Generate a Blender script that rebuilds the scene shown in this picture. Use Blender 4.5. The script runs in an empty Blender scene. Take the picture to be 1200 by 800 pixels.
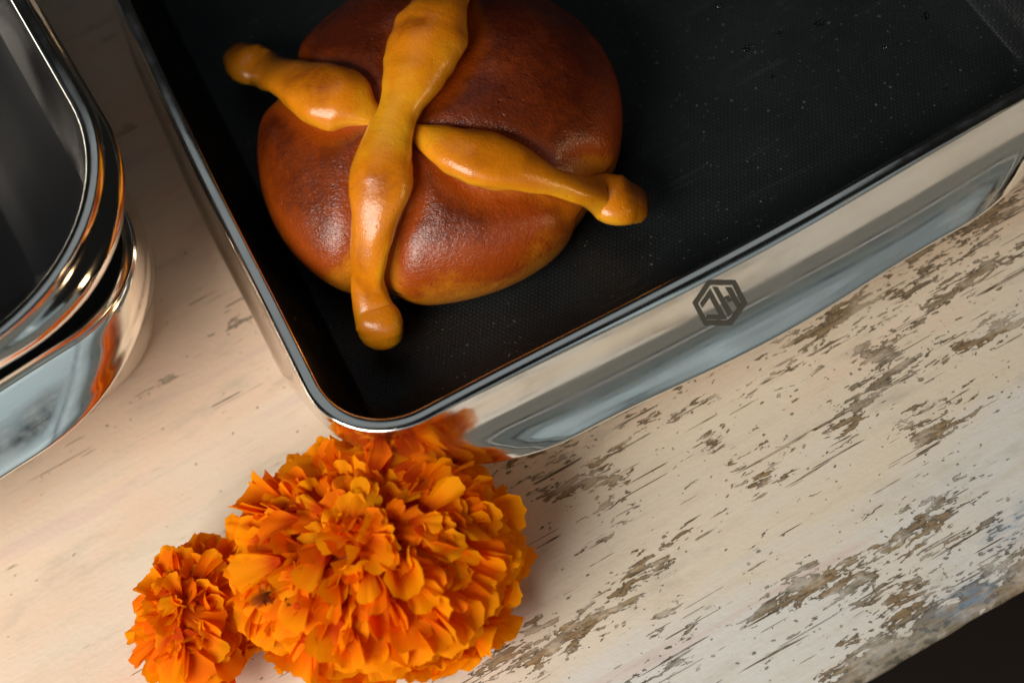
import bpy, bmesh, math, random
from mathutils import Vector, Matrix, noise
random.seed(7)
R = math.radians
S = bpy.context.scene
COL = S.collection

# ------------------------------------------------------------------ camera, world, lamps, exposure
DIST, LENS = 0.5, 50.0
FPX = LENS / 36.0 * 1200
NADIR = (890, 1160)        # where the plumb line under the lens meets the picture plane: the camera leans about 26 degrees
_d = Vector(((NADIR[0] - 600) / FPX, (400 - NADIR[1]) / FPX, 1)).normalized()
C_R = Vector((math.sqrt(1 - _d.x ** 2), 0, -_d.x))
_ux = -_d.x * _d.y / math.sqrt(1 - _d.x ** 2)
C_U = Vector((_ux, math.sqrt(1 - _d.y ** 2 - _ux ** 2), -_d.y))
C_F = C_U.cross(C_R)
cam_d = bpy.data.cameras.new('camera')
cam = bpy.data.objects.new('camera', cam_d)
COL.objects.link(cam)
cam_d.lens = LENS
cam_d.sensor_width = 36
cam_d.clip_start, cam_d.clip_end = 0.01, 50
cam.location = -C_F * DIST
cam.rotation_euler = Matrix((C_R, C_U, -C_F)).transposed().to_euler()
cam_d.dof.use_dof = True
cam_d.dof.focus_distance = 0.458
cam_d.dof.aperture_fstop = 6.0
S.camera = cam

W = bpy.data.worlds.new('World')
S.world = W
W.use_nodes = True
W.node_tree.nodes['Background'].inputs['Color'].default_value = (0.50, 0.52, 0.50, 1)
W.node_tree.nodes['Background'].inputs['Strength'].default_value = 0.014

def area_lamp(name, loc, target, sx, sy, power, color):
    d = bpy.data.lights.new(name, 'AREA')
    d.shape = 'RECTANGLE'
    d.size, d.size_y, d.energy, d.color = sx, sy, power, color
    o = bpy.data.objects.new(name, d)
    COL.objects.link(o)
    o.location = loc
    o.rotation_euler = (Vector(target) - Vector(loc)).to_track_quat('-Z', 'Y').to_euler()
    return o

area_lamp('window_light', (-0.46, -0.56, 0.56), (-0.05, -0.03, 0.02), 0.60, 0.52, 9.6, (1.0, 0.94, 0.85))
# dim strips added out of view for the pans' front walls to mirror
area_lamp('reflection_pane', (0.62, -1.30, -0.30), (0.0, 0.0, -0.28), 2.3, 0.70, 0.70, (1.0, 0.97, 0.84))  # added below table height to lift a black band in the steel
area_lamp('reflection_pane', (0.62, -1.30, 0.14), (0.0, 0.0, 0.05), 2.3, 0.07, 0.16, (1.0, 0.99, 0.92))
area_lamp('reflection_pane', (0.62, -1.30, 0.31), (0.0, 0.0, 0.05), 2.3, 0.20, 0.16, (0.88, 1.0, 0.93))
for x_, w_, k_ in ((-0.02, 1.00, 1.0), (0.74, 0.42, 0.80), (1.34, 0.66, 0.45)):
    for z_, h_, r_, c_ in ((0.50, 0.10, 0.26, (0.80, 0.95, 0.95)), (0.67, 0.16, 0.46, (0.76, 0.94, 1.0)), (0.85, 0.14, 0.66, (0.80, 0.95, 1.0)), (1.06, 0.22, 0.50, (0.72, 0.92, 1.0))):
        area_lamp('reflection_pane', (x_, -1.30 + 0.08 * x_, z_), (x_ * 0.6, 0.0, 0.03), w_, h_, r_ * k_ * math.pi * w_ * h_, c_)
area_lamp('reflection_pane', (-1.65, 0.15, 0.75), (-0.2, 0.0, 0.05), 1.2, 1.0, 0.28, (0.70, 0.93, 1.0))  # added at the left for a teal reflection inside the deep pan
area_lamp('sheen_panel', (-0.35, 0.90, 1.90), (0.0, 0.05, 0.0), 1.5, 1.0, 1.15, (0.82, 0.93, 1.0))  # added overhead to put sheen on the rim lip and pan floor
area_lamp('warm_lamp', (1.30, -0.44, 0.36), (0.15, 0.0, 0.0), 0.14, 0.42, 2.6, (1.0, 0.68, 0.36))

vs = S.view_settings
vs.view_transform = 'Standard'
vs.look = 'None'
vs.exposure = 0.0
vs.gamma = 1.0

# ------------------------------------------------------------------ helpers
def at(px, py, z=0.0):
    """point of the place, at height z, that the photograph shows at this pixel of 1200x800"""
    x, y = (px - 600) / FPX, (400 - py) / FPX
    d = C_R * x + C_U * y + C_F
    o = Vector(cam.location)
    return o + d * ((z - o.z) / d.z)

def tag(o, label, cat, group=None, kind=None):
    if label: o['label'] = label
    if cat: o['category'] = cat
    if group: o['group'] = group
    if kind: o['kind'] = kind
    return o

def empty(name, loc, rz, label, cat, group=None):
    o = bpy.data.objects.new(name, None)
    o.empty_display_size = 0.02
    COL.objects.link(o)
    o.location = loc
    o.rotation_euler = (0, 0, rz)
    return tag(o, label, cat, group)

def mesh_obj(name, verts, faces, mat, parent=None, smooth=True, uvs=None):
    me = bpy.data.meshes.new(name)
    me.from_pydata([tuple(v) for v in verts], [], faces)
    me.update()
    if smooth:
        me.polygons.foreach_set('use_smooth', [True] * len(me.polygons))
    me.materials.append(mat)
    o = bpy.data.objects.new(name, me)
    COL.objects.link(o)
    if parent: o.parent = parent
    return o

class NT:
    def __init__(self, name):
        self.m = bpy.data.materials.new(name)
        self.m.use_nodes = True
        self.t = self.m.node_tree
        self.b = self.t.nodes['Principled BSDF']
        self.out = self.t.nodes['Material Output']
    def n(self, typ, **kw):
        nd = self.t.nodes.new(typ)
        for k, v in kw.items(): setattr(nd, k, v)
        return nd
    def put(self, sock, val):
        if hasattr(val, 'links') or isinstance(val, bpy.types.NodeSocket):
            self.t.links.new(val, sock)
        else:
            sock.default_value = val
    def math(self, op, a, b=0.0, c=0.0, clamp=False):
        nd = self.n('ShaderNodeMath', operation=op, use_clamp=clamp)
        for s, v in zip(nd.inputs, (a, b, c)): self.put(s, v)
        return nd.outputs[0]
    def vmath(self, op, a, b=None, c=None):
        nd = self.n('ShaderNodeVectorMath', operation=op)
        for s, v in zip(nd.inputs, (a, b, c)):
            if v is not None: self.put(s, v)
        return nd.outputs[1] if op in ('LENGTH', 'DISTANCE', 'DOT_PRODUCT') else nd.outputs[0]
    def noise(self, vec, scale, detail=3, rough=0.55, dist=0.0):
        nd = self.n('ShaderNodeTexNoise')
        self.put(nd.inputs['Vector'], vec)
        nd.inputs['Scale'].default_value = scale
        nd.inputs['Detail'].default_value = detail
        nd.inputs['Roughness'].default_value = rough
        nd.inputs['Distortion'].default_value = dist
        return nd.outputs['Fac']
    def ramp(self, fac, a, b, lo=0.0, hi=1.0, smooth=True):
        nd = self.n('ShaderNodeMapRange', interpolation_type='SMOOTHSTEP' if smooth else 'LINEAR')
        self.put(nd.inputs[0], fac)
        nd.inputs[1].default_value, nd.inputs[2].default_value = a, b
        nd.inputs[3].default_value, nd.inputs[4].default_value = lo, hi
        return nd.outputs[0]
    def mix(self, fac, a, b, blend='MIX'):
        nd = self.n('ShaderNodeMix', data_type='RGBA', blend_type=blend)
        self.put(nd.inputs[0], fac)
        self.put(nd.inputs[6], a if not isinstance(a, tuple) else (*a, 1)[:4])
        self.put(nd.inputs[7], b if not isinstance(b, tuple) else (*b, 1)[:4])
        return nd.outputs[2]
    def bump(self, h, strength, dist, normal=None):
        nd = self.n('ShaderNodeBump')
        self.put(nd.inputs['Height'], h)
        nd.inputs['Strength'].default_value = strength
        nd.inputs['Distance'].default_value = dist
        if normal is not None: self.put(nd.inputs['Normal'], normal)
        return nd.outputs[0]
    def obj(self):
        return self.n('ShaderNodeTexCoord').outputs['Object']
    def attr(self, name):
        return self.n('ShaderNodeAttribute', attribute_name=name)
    def scaled(self, vec, s, loc=(0, 0, 0), rot=(0, 0, 0)):
        nd = self.n('ShaderNodeMapping')
        self.put(nd.inputs[0], vec)
        nd.inputs['Scale'].default_value = s
        nd.inputs['Location'].default_value = loc
        nd.inputs['Rotation'].default_value = rot
        return nd.outputs[0]
    def set(self, **kw):
        for k, v in kw.items():
            nm = k.replace('_', ' ')
            if isinstance(v, tuple) and len(v) == 3 and 'Color' in nm: v = (*v, 1)
            self.put(self.b.inputs[nm], v)
        return self.m

# ------------------------------------------------------------------ materials
def mat_wood():
    t = NT('chipped_painted_wood')
    o = t.obj()
    a = t.attr('wear')
    sep = t.n('ShaderNodeSeparateColor')
    t.put(sep.inputs[0], a.outputs['Color'])
    dens, peach, gray = sep.outputs[0], sep.outputs[1], sep.outputs[2]
    blue = t.attr('blue').outputs['Fac']
    wob = t.n('ShaderNodeTexNoise'); t.put(wob.inputs['Vector'], o); wob.inputs['Scale'].default_value = 60
    warp = t.vmath('MULTIPLY_ADD', wob.outputs['Color'], (0.010, 0.004, 0), o)
    # flakes of paint lost along the grain
    n1 = t.noise(t.scaled(warp, (48, 190, 20)), 1.0, 6, 0.68)
    n2 = t.noise(t.scaled(warp, (130, 620, 20), (3, 1, 0)), 1.0, 4, 0.6)
    n3 = t.noise(t.scaled(o, (420, 700, 40), (9, 2, 0)), 1.0, 2, 0.5)
    f = t.math('ADD', t.math('MULTIPLY', n1, 0.52), t.math('MULTIPLY', n2, 0.38))
    f = t.math('ADD', f, t.math('MULTIPLY', n3, 0.10))
    f = t.math('ADD', f, t.math('MULTIPLY', dens, 0.30))
    chip = t.ramp(f, 0.640, 0.650)
    # pin-head specks and knife cuts
    sp = t.noise(t.scaled(o, (330, 520, 40), (1, 5, 0)), 1.0, 1, 0.4)
    sp2 = t.math('ADD', sp, t.math('MULTIPLY', dens, 0.22))
    speck = t.ramp(sp2, 0.765, 0.785)
    def cuts(ang, su, sv, lo, seed):
        cv_ = t.noise(t.scaled(o, (su, sv, 30), (seed, seed * 2, 0), (0, 0, R(ang))), 1.0, 2, 0.5)
        cm_ = t.noise(t.scaled(o, (45, 70, 30), (5 + seed, 5, 0)), 1.0, 2, 0.5)
        return t.math('MULTIPLY', t.ramp(cv_, lo, lo + 0.02), t.ramp(t.math('ADD', cm_, t.math('MULTIPLY', dens, 0.4)), 0.60, 0.66))
    cut = t.math('MAXIMUM', t.math('MAXIMUM', cuts(9, 14, 560, 0.665, 0), cuts(-13, 16, 620, 0.68, 3)), cuts(0, 13, 800, 0.645, 7))
    bare = t.math('MAXIMUM', chip, t.math('MAXIMUM', t.math('MULTIPLY', speck, 0.85), cut))
    bare = t.math('MULTIPLY', bare, t.ramp(t.noise(t.scaled(o, (60, 120, 20), (4, 4, 0)), 1.0, 3, 0.6), 0.36, 0.56, 0.5, 1.0))
    # paint: cream, chalk white near the front edge and peach further back
    pn = t.noise(t.scaled(o, (9, 34, 9), (2, 7, 0)), 1.0, 4, 0.55, 0.4)
    pn2 = t.noise(t.scaled(o, (40, 260, 30), (4, 1, 0)), 1.0, 3, 0.6)
    pf = t.math('ADD', peach, t.math('MULTIPLY', t.math('SUBTRACT', pn, 0.5), 1.1), clamp=True)
    paint = t.mix(t.ramp(pf, 0.05, 0.42), (0.74, 0.73, 0.70), (0.78, 0.69, 0.56))
    paint = t.mix(t.ramp(pf, 0.45, 0.95), paint, (0.80, 0.60, 0.455))
    paint = t.mix(t.ramp(pn2, 0.48, 0.74, 0, 0.35), paint, (0.63, 0.55, 0.40))
    pk = t.noise(t.scaled(o, (6, 70, 9), (1, 3, 0)), 1.0, 3, 0.5)
    paint = t.mix(t.ramp(pk, 0.60, 0.70, 0, 0.5), paint, (0.66, 0.49, 0.46))
    dirt = t.noise(t.scaled(o, (22, 60, 9), (8, 3, 0)), 1.0, 5, 0.65)
    paint = t.mix(t.ramp(dirt, 0.52, 0.78, 0, 0.55), paint, (0.40, 0.36, 0.30))
    # bare timber
    gr = t.noise(t.scaled(o, (16, 900, 30)), 1.0, 4, 0.7)
    gf = t.math('ADD', gray, t.math('MULTIPLY', t.math('SUBTRACT', dirt, 0.5), 1.6), clamp=True)
    wood = t.mix(gf, (0.40, 0.25, 0.10), (0.30, 0.27, 0.205))
    wood = t.mix(t.ramp(gr, 0.35, 0.68, 0, 0.7), wood, (0.10, 0.075, 0.05))
    wood = t.mix(t.math('MULTIPLY', speck, 0.6), wood, (0.05, 0.055, 0.055))
    wood = t.mix(t.math('MULTIPLY', cut, 0.6), wood, (0.07, 0.05, 0.03))
    lip = t.math('SUBTRACT', chip, t.ramp(f, 0.652, 0.685), clamp=True)     # dark outline painted inside the broken paint edge as relief shade
    wood = t.mix(t.math('MULTIPLY', lip, 0.55), wood, (0.06, 0.045, 0.03))
    bl = t.math('MULTIPLY', blue, t.ramp(n2, 0.35, 0.6))
    col = t.mix(bare, paint, wood)
    col = t.mix(t.math('MULTIPLY', bl, 0.8), col, (0.16, 0.29, 0.46))
    h = t.math('ADD', t.math('MULTIPLY', bare, -1.0), t.math('MULTIPLY', gr, 0.16))
    h = t.math('ADD', h, t.math('MULTIPLY', n3, 0.15))
    t.set(Base_Color=col, Roughness=t.ramp(bare, 0, 1, 0.52, 0.8), Normal=t.bump(h, 1.0, 0.0008))
    return t.m

def mat_steel():
    t = NT('polished_steel')
    o = t.obj()
    n = t.noise(o, 18, 2, 0.5)
    n2 = t.noise(t.scaled(o, (60, 60, 900)), 1.0, 3, 0.6)
    t.set(Base_Color=(0.90, 0.86, 0.80), Metallic=1.0, Roughness=t.math('ADD', t.ramp(n2, 0.3, 0.7, 0.05, 0.10), t.ramp(t.noise(o, 35, 6, 0.7), 0.38, 0.70, 0.02, 0.13)),
          Normal=t.bump(n, 0.06, 0.002))
    return t.m

def mat_lining():
    t = NT('black_nonstick_honeycomb')
    o = t.obj()
    p = t.scaled(o, (1 / 0.00150, 1 / 0.00150, 0.0))
    s = (1.0, 1.7320508, 1.0)
    def cell(off):
        q = t.vmath('ADD', p, off)
        q = t.vmath('MODULO', t.vmath('ADD', q, (1000.0, 1732.0508, 0.0)), s)
        q = t.vmath('SUBTRACT', q, (0.5, 0.8660254, 0.0))
        return t.vmath('LENGTH', t.vmath('MULTIPLY', q, (1, 1, 0)))
    d = t.math('MINIMUM', cell((0, 0, 0)), cell((0.5, 0.8660254, 0)))
    cellh = t.ramp(d, 0.30, 0.52)
    fine = t.noise(o, 1700, 2, 0.6)
    grit = t.ramp(t.noise(o, 1000, 1, 0.4), 0.72, 0.77)
    scr = t.ramp(t.noise(t.scaled(o, (18, 260, 4), (0, 0, 0), (0, 0, R(38))), 1.0, 3, 0.6), 0.62, 0.70)
    h = t.math('ADD', t.math('MULTIPLY', cellh, 0.75), t.math('MULTIPLY', fine, 0.7))
    h = t.math('ADD', h, t.math('MULTIPLY', grit, 8.0))
    col = t.mix(t.ramp(t.noise(o, 25, 4, 0.6), 0.35, 0.7), (0.009, 0.011, 0.012), (0.014, 0.0175, 0.019))
    col = t.mix(t.math('MULTIPLY', scr, 0.25), col, (0.05, 0.05, 0.045))
    painted_glint = t.math('MULTIPLY', t.ramp(t.noise(t.scaled(o, (1, 1, 1), (.3, .2, 0)), 850, 1, 0.4), 0.735, 0.775), t.ramp(t.noise(o, 30, 3, 0.6), 0.36, 0.60))
    col = t.mix(t.math('MULTIPLY', painted_glint, 0.8), col, (0.26, 0.23, 0.165))  # glints painted into the base colour as pale specks
    t.set(Base_Color=col, Roughness=t.math('MULTIPLY', t.ramp(t.noise(o, 22, 5, 0.65), 0.35, 0.68, 0.34, 0.50), t.ramp(grit, 0, 1, 1.0, 0.45)), Specular_IOR_Level=0.40, Normal=t.bump(h, 0.55, 0.00022))
    return t.m

def mat_emblem():
    t = NT('etched_grey_print')
    t.set(Base_Color=(0.062, 0.060, 0.050), Roughness=0.5, Metallic=0.1)
    return t.m

def mat_bread(name, dark, mid, light, rough, bmp):
    t = NT(name)
    o = t.obj()
    bk = t.attr('bake').outputs['Fac']
    n = t.noise(o, 70, 5, 0.62)
    n2 = t.noise(o, 380, 4, 0.6)
    f = t.math('ADD', bk, t.math('MULTIPLY', t.math('SUBTRACT', n, 0.5), 0.55), clamp=True)
    f = t.math('ADD', f, t.math('MULTIPLY', t.math('SUBTRACT', n2, 0.5), 0.28), clamp=True)
    c = t.mix(t.ramp(f, 0.0, 0.36), light, mid)
    c = t.mix(t.ramp(f, 0.36, 0.92), c, dark)
    wr = t.noise(t.scaled(o, (1, 1, 1.4)), 800, 4, 0.65, 0.8)
    pore = t.ramp(t.noise(o, 480, 2, 0.5), 0.68, 0.78)
    h = t.math('ADD', t.math('MULTIPLY', wr, 0.6), t.math('MULTIPLY', n, 1.2))
    h = t.math('SUBTRACT', h, t.math('MULTIPLY', pore, 0.6))
    nb = t.bump(h, bmp, 0.0007)
    t.set(Base_Color=c, Roughness=t.ramp(n2, 0.3, 0.7, rough - 0.05, rough + 0.10), Normal=nb, Coat_Normal=t.bump(h, bmp * 0.5, 0.0007),
          Subsurface_Weight=0.08, Subsurface_Radius=(0.004, 0.0015, 0.0006), Subsurface_Scale=1.0,
          Coat_Weight=1.0, Coat_Roughness=0.14, Specular_IOR_Level=0.2)
    return t.m

def mat_petal(name, tip, mid, base, seedoff=0.0):
    t = NT(name)
    uv = t.n('ShaderNodeTexCoord').outputs['UV']
    sx = t.n('ShaderNodeSeparateXYZ'); t.put(sx.inputs[0], uv)
    rnd = t.n('ShaderNodeObjectInfo').outputs['Random']
    v = sx.outputs[1]
    streak = t.noise(t.scaled(uv, (26, 2.0, 1)), 1.0, 3, 0.6)
    f = t.math('ADD', v, t.math('MULTIPLY', t.math('SUBTRACT', streak, 0.5), 0.35))
    c = t.mix(t.ramp(f, 0.15, 0.65), base, mid)
    c = t.mix(t.ramp(t.math('ADD', f, t.math('MULTIPLY', t.math('SUBTRACT', rnd, 0.5), 0.9)), 0.55, 1.15), c, tip)
    t.set(Base_Color=c, Roughness=0.7, Specular_IOR_Level=0.10, Normal=t.bump(streak, 0.35, 0.0006))
    tr = t.n('ShaderNodeBsdfTranslucent')
    t.put(tr.inputs[0], c)
    mx = t.n('ShaderNodeMixShader')
    mx.inputs[0].default_value = 0.42
    t.t.links.new(t.b.outputs[0], mx.inputs[1])
    t.t.links.new(tr.outputs[0], mx.inputs[2])
    t.t.links.new(mx.outputs[0], t.out.inputs[0])
    return t.m

def mat_plain(name, col, rough, **kw):
    t = NT(name)
    n = t.noise(t.obj(), 40, 4, 0.6)
    t.set(Base_Color=t.mix(n, tuple(x * 0.7 for x in col), tuple(min(1, x * 1.3) for x in col)), Roughness=rough, **kw)
    return t.m

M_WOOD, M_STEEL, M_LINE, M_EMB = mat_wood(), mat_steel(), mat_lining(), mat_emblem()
M_CRUST = mat_bread('glazed_brown_crust', (0.085, 0.010, 0.001), (0.38, 0.060, 0.002), (0.66, 0.22, 0.008), 0.38, 1.0)
M_STRIP = mat_bread('golden_dough', (0.30, 0.055, 0.002), (0.78, 0.24, 0.004), (0.86, 0.37, 0.010), 0.36, 0.45)
M_PET = mat_petal('marigold_petal', (1.0, 0.37, 0.0), (0.97, 0.215, 0.0), (0.66, 0.065, 0.0))
M_WILT = mat_petal('withered_petal', (0.70, 0.20, 0.01), (0.34, 0.07, 0.008), (0.12, 0.03, 0.008))
M_CORE = mat_plain('petal_base_mass', (0.35, 0.05, 0.003), 0.8)
M_BLACK = mat_plain('plain_black_nonstick', (0.006, 0.006, 0.007), 0.38, Specular_IOR_Level=0.3)
M_GREEN = mat_plain('green_sepal', (0.06, 0.13, 0.03), 0.6)
M_FLOOR = mat_plain('dark_floor', (0.016, 0.009, 0.006), 0.7)
M_WATER = mat_plain('water', (0.9, 0.9, 0.9), 0.02, Transmission_Weight=1.0, IOR=1.33)

# ------------------------------------------------------------------ floor
FZ = -0.75
fl = mesh_obj('floor', [(-6, -6, FZ), (6, -6, FZ), (6, 6, FZ), (-6, 6, FZ)], [(0, 1, 2, 3)], M_FLOOR, smooth=False)
tag(fl, 'dark floor far below the table edge', None, kind='structure')

# ------------------------------------------------------------------ table of wide planks
e0, e1 = at(1010, 800), at(1200, 690)
ta = math.atan2(e1.y - e0.y, e1.x - e0.x)
TU = Vector((math.cos(ta), math.sin(ta), 0))
TV = Vector((-math.sin(ta), math.cos(ta), 0))
table = empty('wooden_table', (e0.x, e0.y, 0), ta, 'old wooden table with cream paint chipped off along the grain', 'table')
def to_tab(px, py):
    d = at(px, py) - Vector((e0.x, e0.y, 0))
    return d.dot(TU), d.dot(TV)
# places where the paint is worn: pixel, length, width (mm), loss, greyness of the timber
WEAR = [(690, 715, 42, 9, 1.1, .1), (640, 768, 40, 10, 1.0, .15), (745, 670, 20, 6, .8, .1), (612, 548, 34, 9, .75, .3),
        (655, 585, 26, 6, .7, .25), (725, 575, 12, 7, .9, .2), (700, 545, 26, 9, .6, .2), (790, 490, 16, 4, .8, .1), (835, 512, 12, 3.5, .9, .1),
        (1130, 405, 42, 5, .95, .2), (1050, 432, 22, 8, .9, .8), (1015, 412, 7, 6, .9, .7), (1085, 505, 11, 8, .9, .6), (1180, 390, 30, 7, .7, .3),
        (1120, 330, 36, 14, .6, .6), (1050, 310, 34, 6, .5, .6), (1160, 260, 30, 12, .6, .6), (925, 695, 24, 5, .9, 1.), (1015, 655, 40, 3.5, .8, .1),
        (1015, 690, 13, 4.5, .9, .9), (790, 715, 22, 9, .75, 1.), (800, 778, 20, 6, .85, 1.), (745, 795, 22, 6, .7, 1.), (950, 380, 22, 6, .6, .4),
        (1150, 470, 34, 10, .6, .3), (870, 440, 26, 9, .35, .3), (900, 560, 30, 12, .35, .3), (1080, 600, 36, 14, .35, .5),
        (90, 528, 26, 2.8, 1.35, 1.), (188, 452, 18, 2.6, 1.3, 1.), (40, 570, 26, 3, 1.1, 1.), (270, 385, 14, 2.4, 1.2, 1.), (300, 368, 10, 2.2, 1.2, 1.), (215, 440, 10, 2, 1.1, 1.), (130, 500, 16, 2, 1.1, 1.), (30, 690, 24, 1.6, 1.0, .8),
        (60, 668, 28, 1.6, .55, .6), (560, 780, 20, 6, .8, .3)]
WEAR = [(*to_tab(a, b), L / 1350, w / 1250, s, g) for a, b, L, w, s, g in WEAR]
seam2 = to_tab(95, 36)[1]
U0, U1, V0 = -0.75, 0.62, 0.0
V1 = seam2 + 0.17
def wear_at(u, v):
    px = noise.noise(Vector((u * 9, v * 22, 3)))
    right = min(1, max(0, (u + 0.25) / 0.22))            # the left part of the table kept its paint
    dens = -0.02 - 0.12 * (1 - right) + 0.17 * right + 0.26 * px * right + 0.20 * noise.noise(Vector((u * 30, v * 90, 13))) * right
    gray = 0.35 + 0.4 * noise.noise(Vector((u * 14, v * 30, 9)))
    for cu, cv, L, w, s, g in WEAR:
        q = ((u - cu) / L) ** 2 + ((v - cv) / w) ** 2
        if q < 6:
            k = math.exp(-q * 1.1)
            dens += s * k * 0.36
            gray += (g - gray) * min(1, k * 1.5)
    ve = v + 0.004 * noise.noise(Vector((u * 30, 0, 1))) + 0.003 * noise.noise(Vector((u * 90, 4, 1)))
    edge = math.exp(-(max(0, ve) / 0.0085) ** 2)
    dens += 0.62 * edge
    gray += (0.75 - gray) * edge
    peach = 0.10 + 0.62 * min(1, max(0, (v - 0.030) / 0.085)) + 0.25 * noise.noise(Vector((u * 7, v * 16, 5)))
    peach += 0.12 * (1 - right)
    bl = math.exp(-((u - 0.042) / 0.013) ** 2 - ((v - 0.006) / 0.0035) ** 2) + .8 * math.exp(-((u - 0.075) / 0.02) ** 2 - ((v - 0.018) / 0.005) ** 2)
    return dens, peach, gray, bl
def plank(v0, v1, label=None):
    st = 0.004
    nu = int((U1 - U0) / st)
    gap = 0.00004
    vv = [v0 + gap, v0 + gap + 0.0006, v0 + gap + 0.002]
    k = v0 + 0.005
    while k < v1 - 0.003:
        vv.append(k); k += 0.0035 if v0 < 0.05 else 0.006
    vv += [v1 - gap - 0.002, v1 - gap - 0.0006, v1 - gap]
    hz = [0.0] * len(vv)
    front = v0 == 0
    hz[0], hz[1], hz[-2], hz[-1] = (-0.004, -0.0018, 0.0, -0.00005) if front else (-0.00005, 0.0, 0.0, -0.00005)
    if front: hz[2] = -0.0006
    rows = []
    for i in range(nu + 1):
        u = U0 + (U1 - U0) * i / nu
        r = []
        for j, v in enumerate(vv):
            dv = 0.0
            if front and j < 3: dv = 0.0006 * noise.noise(Vector((u * 60, 0, 7))) + 0.0003 * noise.noise(Vector((u * 210, 0, 2)))
            r.append((u, v + dv, hz[j]))
        r.insert(0, (u, r[0][1] + (0.018 if front else 0.0005), -0.028))
        r.append((u, v1 - gap, -0.028))
        rows.append(r)
    verts = [p for r in rows for p in r]
    m = len(rows[0])
    faces = []
    for i in range(nu):
        for j in range(m):
            j2 = (j + 1) % m
            faces.append((i * m + j, (i + 1) * m + j, (i + 1) * m + j2, i * m + j2))
    faces.append(tuple(range(m))[::-1] if False else tuple(range(m)))
    faces.append(tuple(nu * m + j for j in range(m))[::-1])
    o = mesh_obj('plank', verts, faces, M_WOOD, table)
    me = o.data
    ca = me.color_attributes.new('wear', 'FLOAT_COLOR', 'POINT')
    cols, bs = [], []
    for u, v, z in verts:
        d, p, g, b = wear_at(u, v)
        cols += [d, max(0, min(1, p)), max(0, min(1, g)), 1]
        bs.append(b)
    ca.data.foreach_set('color', cols)
    ba = me.attributes.new('blue', 'FLOAT', 'POINT')
    ba.data.foreach_set('value', bs)
    return o
for a, b in ((V0, seam2), (seam2, V1)):
    plank(a, b)

# ------------------------------------------------------------------ square pans
NA, NS = 20, 26
def rring(hw, hd, r, z, bulge=0.0, kx=1.0):
    """closed rounded rectangle, counter-clockwise from the lower left corner"""
    pts = []
    cs = [(-1, -1, math.pi), (1, -1, 1.5 * math.pi), (1, 1, 0.0), (-1, 1, 0.5 * math.pi)]
    for k, (sx, sy, a0) in enumerate(cs):
        cx, cy = sx * (hw - r), sy * (hd - r)
        for i in range(NA + 1):
            a = a0 + (math.pi / 2) * i / NA
            pts.append([cx + r * math.cos(a), cy + r * math.sin(a), z])
        nx, ny, _ = cs[(k + 1) % 4]
        p0 = pts[-1][:2]
        b0 = [(hw, hd)[0] * 0, 0]
        a = a0 + math.pi / 2
        p1 = [nx * (hw - r) + r * math.cos(a), ny * (hd - r) + r * math.sin(a)]
        for i in range(1, NS):
            s = i / NS
            w = math.sin(math.pi * s) ** 2 * bulge * (kx if k % 2 else 1)
            pts.append([p0[0] + (p1[0] - p0[0]) * s + math.cos(a) * w, p0[1] + (p1[1] - p0[1]) * s + math.sin(a) * w, z])
    return pts
def loft(name, rings, mat, parent, flip=False, cap_last=False):
    n = len(rings[0])
    verts = [p for r in rings for p in r]
    faces = []
    for k in range(len(rings) - 1):
        for i in range(n):
            j = (i + 1) % n
            faces.append((k * n + i, k * n + j, (k + 1) * n + j, (k + 1) * n + i))
    if cap_last: faces.append(tuple((len(rings) - 1) * n + i for i in range(n)))
    if flip: faces = [f[::-1] for f in faces]
    return mesh_obj(name, verts, faces, mat, parent)
def spline(P, n):
    """Catmull-Rom through the rows of P, n samples"""
    out = []
    m = len(P) - 1
    for i in range(n):
        x = i / (n - 1) * m
        k = min(int(x), m - 1)
        f = x - k
        a, b, c, d = P[max(k - 1, 0)], P[k], P[k + 1], P[min(k + 2, m)]
        out.append([0.5 * (2 * q + (r - p) * f + (2 * p - 5 * q + 4 * r - s) * f * f + (3 * q - p - 3 * r + s) * f ** 3) for p, q, r, s in zip(a, b, c, d)])
    return out

def pan(name, hw, hd, cr, H, outer, inner, lab, cat, loc, rz, rim_b=0.002, steel_in=0, kx=1.0):
    """outer / inner: rows of (offset from rim, z, extra corner radius, bulge), from the rim down"""
    root = empty(name, loc, rz, lab, cat)
    lip = [(-0.0044, H - 0.0010, 0, rim_b), (-0.0043, H - 0.0003, 0, rim_b), (-0.0038, H, 0, rim_b), (-0.0022, H + 0.00012, 0, rim_b), (-0.0006, H + 0.00008, 0, rim_b), (-0.0001, H - 0.0001, 0, rim_b), (0.0001, H - 0.0004, 0, rim_b)]
    prof = lip + spline(outer, 44)
    rings = [rring(hw + (o * kx if o > 0 else o), hd + o, max(0.004, cr + e + o), z, b, kx) for o, z, e, b in prof]
    loft('shell', rings, M_STEEL, root, flip=True, cap_last=True)
    pi = spline(inner, 26)
    ri = [rring(hw + (o if o > -0.0105 or steel_in else -0.0105 + (o + 0.0105) * 0.14), hd + o, max(0.004, cr + e + o), z, b) for o, z, e, b in pi]
    if steel_in:
        loft('inner_wall', ri[:steel_in + 1], M_STEEL, root)
        ri = ri[steel_in:]
    # flat floor of the lining: shrinking rings so that the sheet has clean quads
    o, z, e, b = pi[-1]
    for f in (0.85, 0.55, 0.2):
        ri.append([[x * f, y * f, z] for x, y, _ in ri[len(ri) - 1]] if f == 0.85 else [[x * f, y * f, z] for x, y, _ in base])
        if f == 0.85: base = [list(p) for p in ri[-1]]
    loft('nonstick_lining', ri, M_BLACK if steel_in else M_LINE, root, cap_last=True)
    return root

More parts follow.
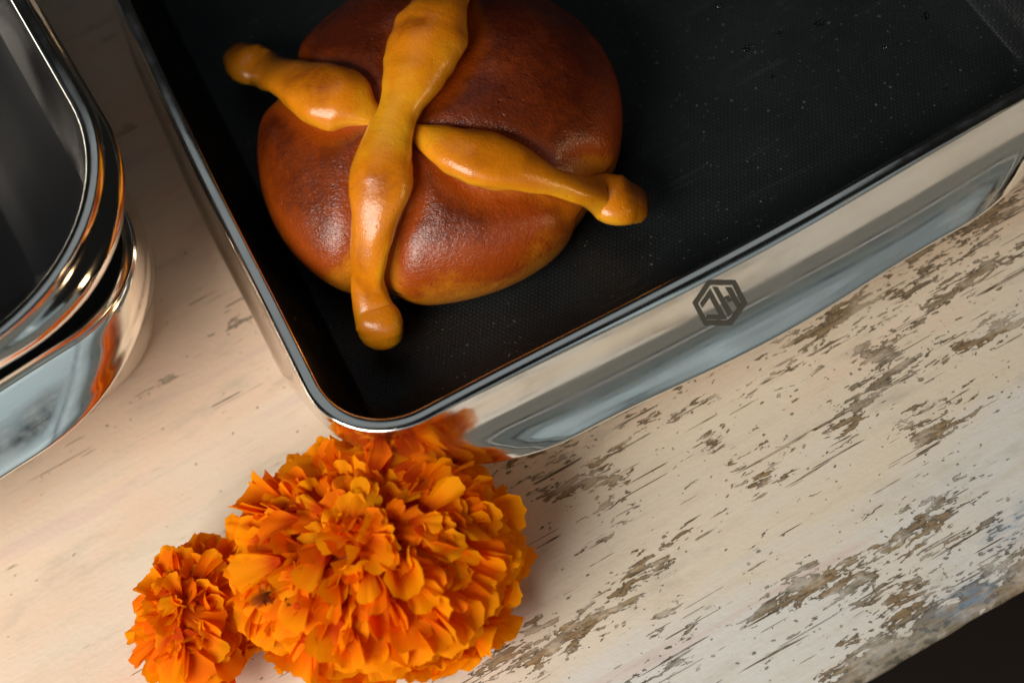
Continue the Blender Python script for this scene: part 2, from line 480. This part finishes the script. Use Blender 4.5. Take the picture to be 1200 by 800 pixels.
# the pan with the bread
H = 0.060
CR = 0.029
cL, cR = at(408, 523, H), at(1300, 45, H)
rz = math.atan2(cR.y - cL.y, cR.x - cL.x)
rot = Matrix.Rotation(rz, 3, 'Z')
hw = (cR - cL).length / 2 + 0.0044
hd = 0.128
off = rot @ Vector((hw - 0.0044, hd - 0.0044, 0))
ploc = Vector((cL.x + off.x, cL.y + off.y, 0.0))
OUTER = [(0.0002, H - 0.0008, 0, .003), (0.0011, H - 0.004, 0, .003), (0.0024, H - 0.0090, .001, .003), (0.0043, H - 0.0145, .003, .003),
         (0.0072, H - 0.0192, .009, .003), (0.0108, H - 0.0232, .018, .003), (0.0147, H - 0.0267, .027, .003), (0.0165, H - 0.0288, .031, .003),
         (0.0145, H - 0.0310, .031, .003), (0.0060, H - 0.0370, .024, .003), (-0.0040, 0.0060, .012, .002), (-0.0080, 0.0004, .01, .001)]
ZP = 0.0250                # height of the pan floor
INNER = [(-0.0044, H - 0.0010, 0, .003), (-0.0050, H - 0.005, 0, .003), (-0.0068, 0.043, 0, .002), (-0.0105, 0.0345, 0, .001),
         (-0.0180, 0.0285, 0, 0), (-0.0260, 0.0255, 0.004, 0), (-0.0330, ZP, 0.006, 0)]
KX = 0.45
main_pan = pan('baking_pan', hw, hd, CR, H, OUTER, INNER, 'square steel pan with black honeycomb lining holding the bread', 'pan', ploc, rz, kx=KX)

# wall of that pan as a function, used to lay the printed emblem on it
prof_main = spline(OUTER, 400)
def wall(u, s):
    """u: metres along the front side from its middle, s: 0..1 down the outer profile"""
    o, z, e, b = prof_main[max(0, min(399, int(s * 399)))]
    r = CR + e + o
    L = 2 * (hw + (o * KX if o > 0 else o) - r)
    w = math.sin(math.pi * (u / L + 0.5)) ** 2 * b
    return Vector((u, -(hd + o) - w, z))
def to_px(p):
    q = p - Vector(cam.location)
    d = q.dot(C_F)
    return 600 + q.dot(C_R) / d * FPX, 400 - q.dot(C_U) / d * FPX
def wall_px(u, s):
    return to_px(rot @ wall(u, s) + ploc)
def solve(px, py):
    u, s = 0.0, 0.3
    for _ in range(30):
        a = wall_px(u, s); b = wall_px(u + 0.001, s); c = wall_px(u, s + 0.02)
        j = Matrix(((b[0] - a[0], c[0] - a[0]), (b[1] - a[1], c[1] - a[1])))
        d = j.inverted() @ Vector((px - a[0], py - a[1]))
        u += max(-.03, min(.03, d.x * 0.001)); s += max(-.1, min(.1, d.y * 0.02))
        s = max(0.01, min(0.55, s))
    return u, s
def emblem():
    K = 110 / 978
    def cv(p): return (790 + p[0] * K, 310 + p[1] * K)
    outer = [(350, 160), (640, 160), (765, 400), (602, 632), (310, 632), (190, 400)]
    inner = [(375, 213), (605, 213), (697, 400), (566, 583), (345, 583), (250, 402)]
    polys = []
    for i in range(6):
        j = (i + 1) % 6
        polys.append([outer[i], outer[j], inner[j], inner[i]])
    polys += [[(378, 245), (368, 346), (290, 450), (268, 408)], [(378, 245), (553, 570), (465, 524), (368, 346)], [(465, 524), (553, 570), (330, 570), (345, 524)]]
    polys += [[(395, 232), (455, 232), (605, 490), (570, 548)], [(515, 340), (570, 318), (607, 375), (558, 393)], [(530, 235), (600, 235), (688, 405), (650, 450)]]
    bm = bmesh.new()
    for p in polys:
        n = 6
        g = [[None] * (n + 1) for _ in range(n + 1)]
        for i in range(n + 1):
            for k in range(n + 1):
                s, q = i / n, k / n
                x = (p[0][0] * (1 - s) + p[1][0] * s) * (1 - q) + (p[3][0] * (1 - s) + p[2][0] * s) * q
                y = (p[0][1] * (1 - s) + p[1][1] * s) * (1 - q) + (p[3][1] * (1 - s) + p[2][1] * s) * q
                u, t = solve(*cv((x, y)))
                w0, w1, w2 = wall(u, t), wall(u + .001, t), wall(u, t + .02)
                nn = (w2 - w0).cross(w1 - w0).normalized()
                if nn.y > 0: nn.negate()
                g[i][k] = bm.verts.new(w0 + nn * 0.00012)
        for i in range(n):
            for k in range(n):
                bm.faces.new((g[i][k], g[i + 1][k], g[i + 1][k + 1], g[i][k + 1]))
    me = bpy.data.meshes.new('emblem')
    bmesh.ops.recalc_face_normals(bm, faces=bm.faces)
    bm.to_mesh(me)
    me.materials.append(M_EMB)
    ob = bpy.data.objects.new('emblem', me)
    COL.objects.link(ob)
    ob.parent = main_pan
    ob['label'] = 'dark grey hexagon emblem with the letters JH'
emblem()

# the pan at the left edge, and the deep pan stacked in it
HL = 0.060
_a, _b = at(0, 437, HL), at(110, 370, HL)
rzl = math.atan2(_b.y - _a.y, _b.x - _a.x)
rl = Matrix.Rotation(rzl, 3, 'Z')
def corner_place(px, py, z, hw_, hd_):
    c = at(px, py, z)
    o = rl @ Vector((-(hw_ - 0.0044), (hd_ - 0.0044), 0))
    return Vector((c.x + o.x, c.y + o.y, 0))
ol = [(0.0002, HL - 0.0008, 0, .002), (0.0016, HL - 0.0022, 0, .002), (0.0055, HL - 0.0058, .003, .002), (0.0105, HL - 0.0100, .007, .002),
      (0.0145, HL - 0.0132, .011, .002), (0.0172, HL - 0.0155, .013, .002), (0.0183, HL - 0.0170, .014, .002), (0.0165, HL - 0.0184, .014, .002),
      (0.0060, HL - 0.0245, .012, .002), (-0.0060, HL - 0.0350, .010, .002), (-0.0100, 0.0080, .010, .002), (-0.0140, 0.0004, .01, .001)]
pan('baking_pan', 0.125, 0.125, 0.036, HL, ol, INNER, 'wide flared steel pan at the left table edge with a deep pan stacked in it', 'pan',
    corner_place(177, 331, HL, 0.125, 0.125), rzl, kx=0.12)
HS = 0.104
os_ = [(0.0, HS - 0.0008, 0, .0), (0.0008, HS - 0.003, 0, .0), (0.0022, HS - 0.0060, -.004, 0), (0.0022, HS - 0.0095, -.007, .0),
       (-0.0010, HS - 0.0140, -.010, .0), (-0.0100, HS - 0.0230, -.012, 0), (-0.0270, HS - 0.043, -.012, 0), (-0.0520, 0.0390, -.012, 0), (-0.066, 0.0258, -.012, 0)]
is_ = [(-0.0044, HS - 0.0010, 0, 0), (-0.0060, HS - 0.006, 0, 0), (-0.0110, HS - 0.016, -.004, 0), (-0.0180, HS - 0.025, -.008, 0),
       (-0.0280, HS - 0.036, -.010, 0), (-0.0400, HS - 0.046, -.012, 0), (-0.0480, HS - 0.050, -.012, 0)]
pan('deep_pan', 0.098, 0.098, 0.062, HS, os_, is_, 'smaller deep steel pan with black floor stacked in the left pan', 'pan',
    corner_place(170, 276, HS, 0.098, 0.098), rzl, rim_b=0, steel_in=11)

# ------------------------------------------------------------------ sweet bread with crossed dough strips
ZF = ZP + 0.0002
BH = 0.050
bc = at(510, 152, ZF + 0.020)
bc.z = 0
BR = (at(510 + 215, 152, ZF + 0.020) - at(510, 152, ZF + 0.020)).length
bread = empty('sweet_bread', (bc.x, bc.y, ZF), 0, 'round glazed brown bread with golden crossed dough bones, lying in the steel pan', 'bread')
def outline(th):
    return BR * (1 + 0.012 * math.sin(2 * th + 0.6) + 0.010 * math.sin(3 * th + 2) + 0.006 * math.sin(5 * th))
def dome_z(x, y):
    """height of the plain dome above the pan floor"""
    r = math.hypot(x, y) / outline(math.atan2(y, x))
    if r >= 1: return 0.018
    return 0.018 + (BH - 0.018) * (1 - r ** 2.3) ** 0.52
def on_dome(px, py, lift=0.0):
    z = 0.04
    for _ in range(12):
        p = at(px, py, ZF + z)
        z = 0.5 * z + 0.5 * (dome_z(p.x - bc.x, p.y - bc.y) + lift)
    p = at(px, py, ZF + z)
    return Vector((p.x - bc.x, p.y - bc.y, z))
# strips: pixel of the axis, width in pixels, extra height (m), degree of baking
LONG = [(556, -95, 56, -.016, .3), (545, -75, 70, -.008, .3), (530, -40, 62, .000, .3), (516, 5, 68, .003, .35), (502, 42, 92, .004, .5), (485, 85, 76, .004, .25), (470, 120, 50, .004, .1), (458, 150, 50, .004, .1),
        (449, 190, 66, .004, .25), (445, 222, 70, .004, .5), (438, 260, 54, .004, .35), (431, 303, 43, .003, .45), (431, 335, 41, .001, .4), (436, 360, 46, -.001, .25), (443, 377, 54, -.003, .35), (446, 389, 53, -.006, .2)]
LEFT = [(279, 66, 44, -.004, .35), (292, 74, 56, .001, .35), (312, 82, 52, .001, .4), (335, 91, 54, .002, .35), (362, 103, 72, .003, .55), (386, 112, 82, .003, .5), (410, 120, 70, .002, .3), (432, 132, 36, .000, .1), (450, 142, 20, -.003, 0)]
RIGHT = [(470, 147, 14, -.003, 0), (487, 154, 20, .000, 0), (510, 165, 42, .002, .15), (540, 178, 60, .003, .35), (572, 188, 70, .003, .5), (606, 197, 55, .003, .4), (645, 211, 35, .002, .2), (676, 221, 38, .001, .25), (702, 229, 54, .001, .35), (724, 235, 62, .000, .5), (742, 239, 50, -.003, .5)]
def strip(rows, lift=0.0):
    P = []
    for px, py, w, ez, bk in rows:
        q = on_dome(px, py, ez + lift)
        P.append([q.x, q.y, q.z, w * 0.000285, bk])
    C = spline(P, len(P) * 7)
    nv = 28
    verts, bake = [], []
    m = len(C)
    def ringpts(c, tdir, scale, shift):
        side = Vector((-tdir.y, tdir.x, 0)).normalized()
        upv = tdir.cross(side)
        if upv.z < 0: upv.negate()
        nrm = upv
        out = []
        hw_ = c[3] / 2 * scale
        for k in range(nv):
            a = 2 * math.pi * k / nv
            ca, sa = math.cos(a), math.sin(a)
            hh = hw_ * (0.62 if sa > 0 else 0.75)
            wob = 1 + 0.11 * noise.noise(Vector((c[0] * 75 + math.cos(a), c[1] * 75 + math.sin(a), 3))) + 0.05 * noise.noise(Vector((c[0] * 240, c[1] * 240, a)))
            p = Vector(c[:3]) + tdir * shift + side * (hw_ * wob * math.copysign(abs(ca) ** 0.9, ca)) + nrm * (hh * wob * sa)
            p.z = max(p.z, 0.0004)
            out.append((p, sa))
        return out
    rings = []
    for i, c in enumerate(C):
        a, b = C[max(i - 1, 0)], C[min(i + 1, m - 1)]
        td = (Vector(b[:3]) - Vector(a[:3])).normalized()
        if i == 0 or i == m - 1:
            sg = -1 if i == 0 else 1
            caps = [ringpts(c, td, math.cos(q), sg * math.sin(q) * c[3] * 0.42) for q in (0, 0.5, 0.95, 1.3, 1.5)]
            rings += [(r, c[4]) for r in (caps[::-1] if i == 0 else caps)]
        else:
            rings.append((ringpts(c, td, 1, 0), c[4]))
    for r, bk in rings:
        for p, sa in r:
            verts.append(p)
            bake.append(max(0, 1.05 * bk * (0.2 + 1.0 * max(0, sa)) + 0.25 * noise.noise(p * 90)))
    faces = []
    n = len(rings)
    for i in range(n - 1):
        for k in range(nv):
            k2 = (k + 1) % nv
            faces.append((i * nv + k, i * nv + k2, (i + 1) * nv + k2, (i + 1) * nv + k))
    faces.append(tuple(range(nv))[::-1])
    faces.append(tuple((n - 1) * nv + k for k in range(nv)))
    o = mesh_obj('dough_strip', verts, faces, M_STRIP, bread)
    at_ = o.data.attributes.new('bake', 'FLOAT', 'POINT')
    at_.data.foreach_set('value', bake)
    bm = bmesh.new(); bm.from_mesh(o.data)
    bmesh.ops.recalc_face_normals(bm, faces=bm.faces)
    bm.to_mesh(o.data); bm.free()
    return [(c[0], c[1], c[3]) for c in C]
axes = strip(LONG, -0.0008) + strip(LEFT, -0.0018) + strip(RIGHT, -0.0018)
def crust():
    NT_, NR = 220, 90
    verts, bake = [], []
    for i in range(NR + 1):
        for k in range(NT_):
            th = 2 * math.pi * k / NT_
            ro = outline(th)
            f = i / NR
            if f <= 0.8:
                q = f / 0.8
                r = math.sin(q * math.pi / 2) ** 0.95
                x, y = r * ro * math.cos(th), r * ro * math.sin(th)
                z = 0.018 + (BH - 0.018) * max(0, (1 - r ** 2.3)) ** 0.52
            else:
                q = (f - 0.8) / 0.2
                r = 1 - 0.13 * (1 - math.cos(q * math.pi / 2))
                x, y = r * ro * math.cos(th), r * ro * math.sin(th)
                z = 0.018 * (1 - math.sin(q * math.pi / 2)) + 0.0003
            dmin, wm = 1, 0.01
            for ax, ay, aw in axes:
                d = math.hypot(x - ax, y - ay) - aw * 0.5
                if d < dmin: dmin, wm = d, aw
            g = math.exp(-(max(0, dmin + 0.002) / 0.0055) ** 2)
            lump = 0.0016 * noise.noise(Vector((x * 28, y * 28, 2))) + 0.0005 * noise.noise(Vector((x * 110, y * 110, 5)))
            k_ = 1 - 0.055 * g * (r ** 2)
            z2 = max(0.0003, z - 0.0030 * g * (1 if f <= .8 else 0.3) + lump * (1 if f <= .8 else 0))
            verts.append((x * k_, y * k_, z2))
            edge = max(0, (r - 0.80) / 0.2)
            side = 1 if f <= .8 else max(0, 1 - (f - .8) / .05)
            b = (0.80 - 0.55 * g * (0.5 + 0.5 * r) - 0.42 * edge ** 1.6) * (0.35 + 0.65 * side) + 0.16 * noise.noise(Vector((x * 45, y * 45, 8)))
            # shade of the far side painted in as extra browning
            b += 0.16 * max(-1, min(1, (y * 0.8 + x * 0.1) / BR))
            bake.append(max(0, min(1, b)))
    faces = []
    for i in range(NR):
        for k in range(NT_):
            k2 = (k + 1) % NT_
            faces.append((i * NT_ + k, (i + 1) * NT_ + k, (i + 1) * NT_ + k2, i * NT_ + k2))
    faces.append(tuple(NR * NT_ + k for k in range(NT_))[::-1])
    o = mesh_obj('crust', verts, faces, M_CRUST, bread)
    at_ = o.data.attributes.new('bake', 'FLOAT', 'POINT')
    at_.data.foreach_set('value', bake)
crust()

# ------------------------------------------------------------------ marigolds
def petal_mesh(i, mat, wid=1.0):
    """unit petal: base at the origin, grows along +Y, faces +Z; frilled tip"""
    rnd = random.Random(100 + i)
    nx, ny = 12, 5
    ph = [rnd.uniform(0, 6.28) for _ in range(6)]
    A = rnd.uniform(.46, .66) * wid
    cup, curl, tw = rnd.uniform(-.10, .22), rnd.uniform(-.34, .26), rnd.uniform(-.22, .22)
    lob, kp = rnd.choice((3, 4, 5)), rnd.choice((3.2, 4.4, 5.6))
    fl, frill = rnd.uniform(.012, .028), rnd.uniform(.03, .075)
    V, F, UV = [], [], []
    for j in range(ny + 1):
        v = (j / ny) ** 0.85
        for k in range(nx + 1):
            s = k / nx * 2 - 1
            al = A * s * (1 - 0.18 * v * s * s)
            r = v * (1 - 0.30 * abs(s) ** 3 + v ** 3 * (0.030 * math.cos(lob * math.pi * s + ph[0]) + 0.016 * math.cos(15 * s + ph[1])))
            x, y = r * math.sin(al) + 0.05 * s, r * math.cos(al)
            z = cup * s * s * v + fl * v * math.cos(kp * 2 * s + ph[2]) + frill * v ** 3 * math.sin(kp * s + ph[3])
            z += curl * v * v + 0.03 * math.sin(v * 5 + ph[4])
            ang = tw * v
            V.append((x * math.cos(ang) - z * math.sin(ang), y, x * math.sin(ang) + z * math.cos(ang)))
            UV.append((s * 0.5 + 0.5 + i * 0.37, v))
    for j in range(ny):
        for k in range(nx):
            a = j * (nx + 1) + k
            F.append((a, a + 1, a + nx + 2, a + nx + 1))
    me = bpy.data.meshes.new('petal')
    me.from_pydata(V, [], F)
    me.polygons.foreach_set('use_smooth', [True] * len(F))
    uvl = me.uv_layers.new(name='UVMap')
    for lp in me.loops: uvl.data[lp.index].uv = UV[lp.vertex_index]
    me.materials.append(mat)
    return me
PM = [petal_mesh(i, M_PET) for i in range(16)]
PN = [petal_mesh(40 + i, M_PET, 0.66) for i in range(8)]
PW = [petal_mesh(30 + i, M_WILT, 0.6) for i in range(3)]

def marigold(px, py, zc, rx, ry, rzv, npet, plen, lab, tiltdir, seed, ndark):
    rnd = random.Random(seed)
    c = at(px, py, zc)
    root = empty('marigold', (c.x, c.y, 0), 0, lab, 'flower')
    core = bmesh.new()
    bmesh.ops.create_icosphere(core, subdivisions=4, radius=1.0)
    for v in core.verts:
        k = 0.62 + 0.05 * noise.noise(v.co * 5)
        v.co = Vector((v.co.x * rx * k, v.co.y * ry * k, v.co.z * rzv * k + zc))
        v.co.z = max(0.001, v.co.z)
    me = bpy.data.meshes.new('flower_core')
    core.to_mesh(me); core.free()
    me.materials.append(M_CORE)
    o = bpy.data.objects.new('flower_core', me)
    COL.objects.link(o); o.parent = root
    # green calyx under the head
    cv, cf = [], []
    for j in range(5):
        for k in range(20):
            a = 2 * math.pi * k / 20
            r = (0.004, 0.009, 0.012, 0.010, 0.006)[j] * (1 + 0.08 * math.cos(5 * a))
            cv.append((r * math.cos(a), r * math.sin(a), 0.001 + j * 0.003))
    for j in range(4):
        for k in range(20):
            cf.append((j * 20 + k, j * 20 + (k + 1) % 20, (j + 1) * 20 + (k + 1) % 20, (j + 1) * 20 + k))
    mesh_obj('calyx', cv, cf, M_GREEN, root)
    pole = Vector((tiltdir[0], tiltdir[1], 1)).normalized()
    q = Vector((0, 0, 1)).rotation_difference(pole)
    ga = math.pi * (3 - math.sqrt(5))
    items = []
    for i in range(npet):
        t = (i + 0.5) / npet
        cz = 1 - 1.42 * t                      # from the pole to below the equator
        cz = max(-0.6, min(1, cz + rnd.uniform(-.05, .05)))
        sr = math.sqrt(1 - cz * cz)
        a = i * ga + rnd.uniform(-.25, .25)
        n = q @ Vector((sr * math.cos(a), sr * math.sin(a), cz))
        rim = Vector((n.x * rx, n.y * ry, n.z * rzv))
        # out of the pole, along the surface
        out = (n - pole * n.dot(pole))
        out = out.normalized() if out.length > 1e-3 else Vector((1, 0, 0))
        tang = (out - n * out.dot(n)).normalized()
        lean = max(0.5, min(1.5, rnd.gauss(1.0, 0.30))) if cz < 0.75 else rnd.gauss(0.55, .5)
        jit = Vector((rnd.uniform(-1, 1), rnd.uniform(-1, 1), rnd.uniform(-1, 1)))
        d = (n + tang * lean + jit * (0.30 if cz > 0.3 else 0.18)).normalized()
        L = plen * rnd.uniform(0.75, 1.15) * (0.80 if cz > 0.8 else 1.0 if cz > .45 else 1.15)
        tip = rim * rnd.uniform(0.86, 1.03)
        face = (n - d * n.dot(d))
        face = (face + Vector((rnd.uniform(-1, 1), rnd.uniform(-1, 1), rnd.uniform(-1, 1))) * 0.34)
        face = (face - d * face.dot(d)).normalized()
        xx = d.cross(face).normalized()
        base = tip - d * L
        M = Matrix((xx, d, face)).transposed().to_4x4()
        sw = L * rnd.uniform(0.80, 1.15)
        M = Matrix.Translation(base + Vector((0, 0, zc))) @ M @ Matrix.Diagonal((sw, L, L, 1))
        low = (M @ Vector((0, 1, 0))).z
        if low < 0.0015: M = Matrix.Translation((0, 0, 0.0015 - low)) @ M
        items.append((n.z, M, rnd.choice(PM if rnd.random() < .78 else PN)))
    # a few brown withered petals
    for (wx, wy) in ndark:
        p = None
        for k in range(60):
            p = at(wx, wy, zc + rzv * (1 - k / 40)) - Vector((c.x, c.y, 0))
            if (p.x / rx) ** 2 + (p.y / ry) ** 2 + ((p.z - zc) / rzv) ** 2 < 1.10: break
        for _ in range(4):
            M = Matrix.Translation(p * 0.94 + Vector((rnd.uniform(-.004, .004), rnd.uniform(-.004, .004), rnd.uniform(-.003, .003)))) @ \
                Matrix.Rotation(rnd.uniform(0, 6.28), 4, 'Z') @ Matrix.Rotation(rnd.uniform(-.9, .9), 4, 'X') @ Matrix.Diagonal((.0045, .0065, .007, 1))
            items.append((1, M, rnd.choice(PW)))
    items.sort(key=lambda e: -e[0])
    for nz, M, me in items[:298]:
        o = bpy.data.objects.new('petal', me)
        COL.objects.link(o)
        o.parent = root
        o.matrix_local = M
    rest = items[298:]
    if rest:
        bm = bmesh.new()
        for nz, M, me in rest:
            tmp = me.copy(); tmp.transform(M)
            bm.from_mesh(tmp)
            bpy.data.meshes.remove(tmp)
        me = bpy.data.meshes.new('under_petals')
        bm.to_mesh(me); bm.free()
        me.materials.append(M_PET)
        o = bpy.data.objects.new('under_petals', me)
        COL.objects.link(o); o.parent = root
        o['kind'] = 'stuff'
    return root
marigold(441, 656, 0.025, 0.0485, 0.0405, 0.0300, 700, 0.0162, 'large orange marigold head lying against the corner of the pan', (-0.05, 0.10), 3, [(311, 692), (318, 700)])
marigold(236, 724, 0.020, 0.0210, 0.0265, 0.0200, 260, 0.0140, 'small orange marigold head to the left of the large one', (-0.1, 0.05), 11, [])

# ------------------------------------------------------------------ drops on the pan floor
DROPS = [(960, 28, 4.2, 7.5, .35, 'largest clear drop on the black pan floor, among the scattered drops beyond the bread'),
         (913, 40, 3.2, 4.6, .3, 'small clear drop on the pan floor, just left of the largest drop'),
         (876, 57, 4.0, 6.5, .4, 'flat clear drop at the bread end of the scattered row of drops'),
         (1084, 20, 4.0, 6.5, 1.4, 'upright clear drop nearest the right end of the pan floor'),
         (842, 8, 3.4, 4.2, 0, 'round clear drop at the top edge of the photo on the pan floor'),
         (1036, 56, 2.4, 3.2, .2, 'pinhead clear drop on the pan floor between the largest and the upright drop'),
         (745, 97, 2.6, 3.0, 0, 'pinhead clear drop on the pan floor close beside the bread'),
         (1108, 105, 2.2, 2.6, .1, 'pinhead clear drop on the pan floor nearest the front rim'),
         (905, 90, 2.2, 3.4, .5, 'pinhead clear drop below the scattered row of drops on the pan floor')]
for i, (px, py, w, l, a, lab) in enumerate(DROPS):
    p = at(px, py, ZP)
    bm = bmesh.new()
    bmesh.ops.create_icosphere(bm, subdivisions=3, radius=1)
    for v in bm.verts:
        k = 1 + 0.25 * noise.noise(v.co * 1.3 + Vector((i * 3, 0, 0)))
        v.co = Vector((v.co.x * l * .00028 * k, v.co.y * w * .00028 * k, max(-.08, v.co.z) * w * 0.00017))
    me = bpy.data.meshes.new('water_drop')
    bm.to_mesh(me); bm.free()
    me.polygons.foreach_set('use_smooth', [True] * len(me.polygons))
    me.materials.append(M_WATER)
    o = bpy.data.objects.new('water_drop', me)
    COL.objects.link(o)
    o.location = (p.x, p.y, ZP + 0.0001)
    o.rotation_euler = (0, 0, a)
    tag(o, lab, 'drop', 'drops on the pan floor')
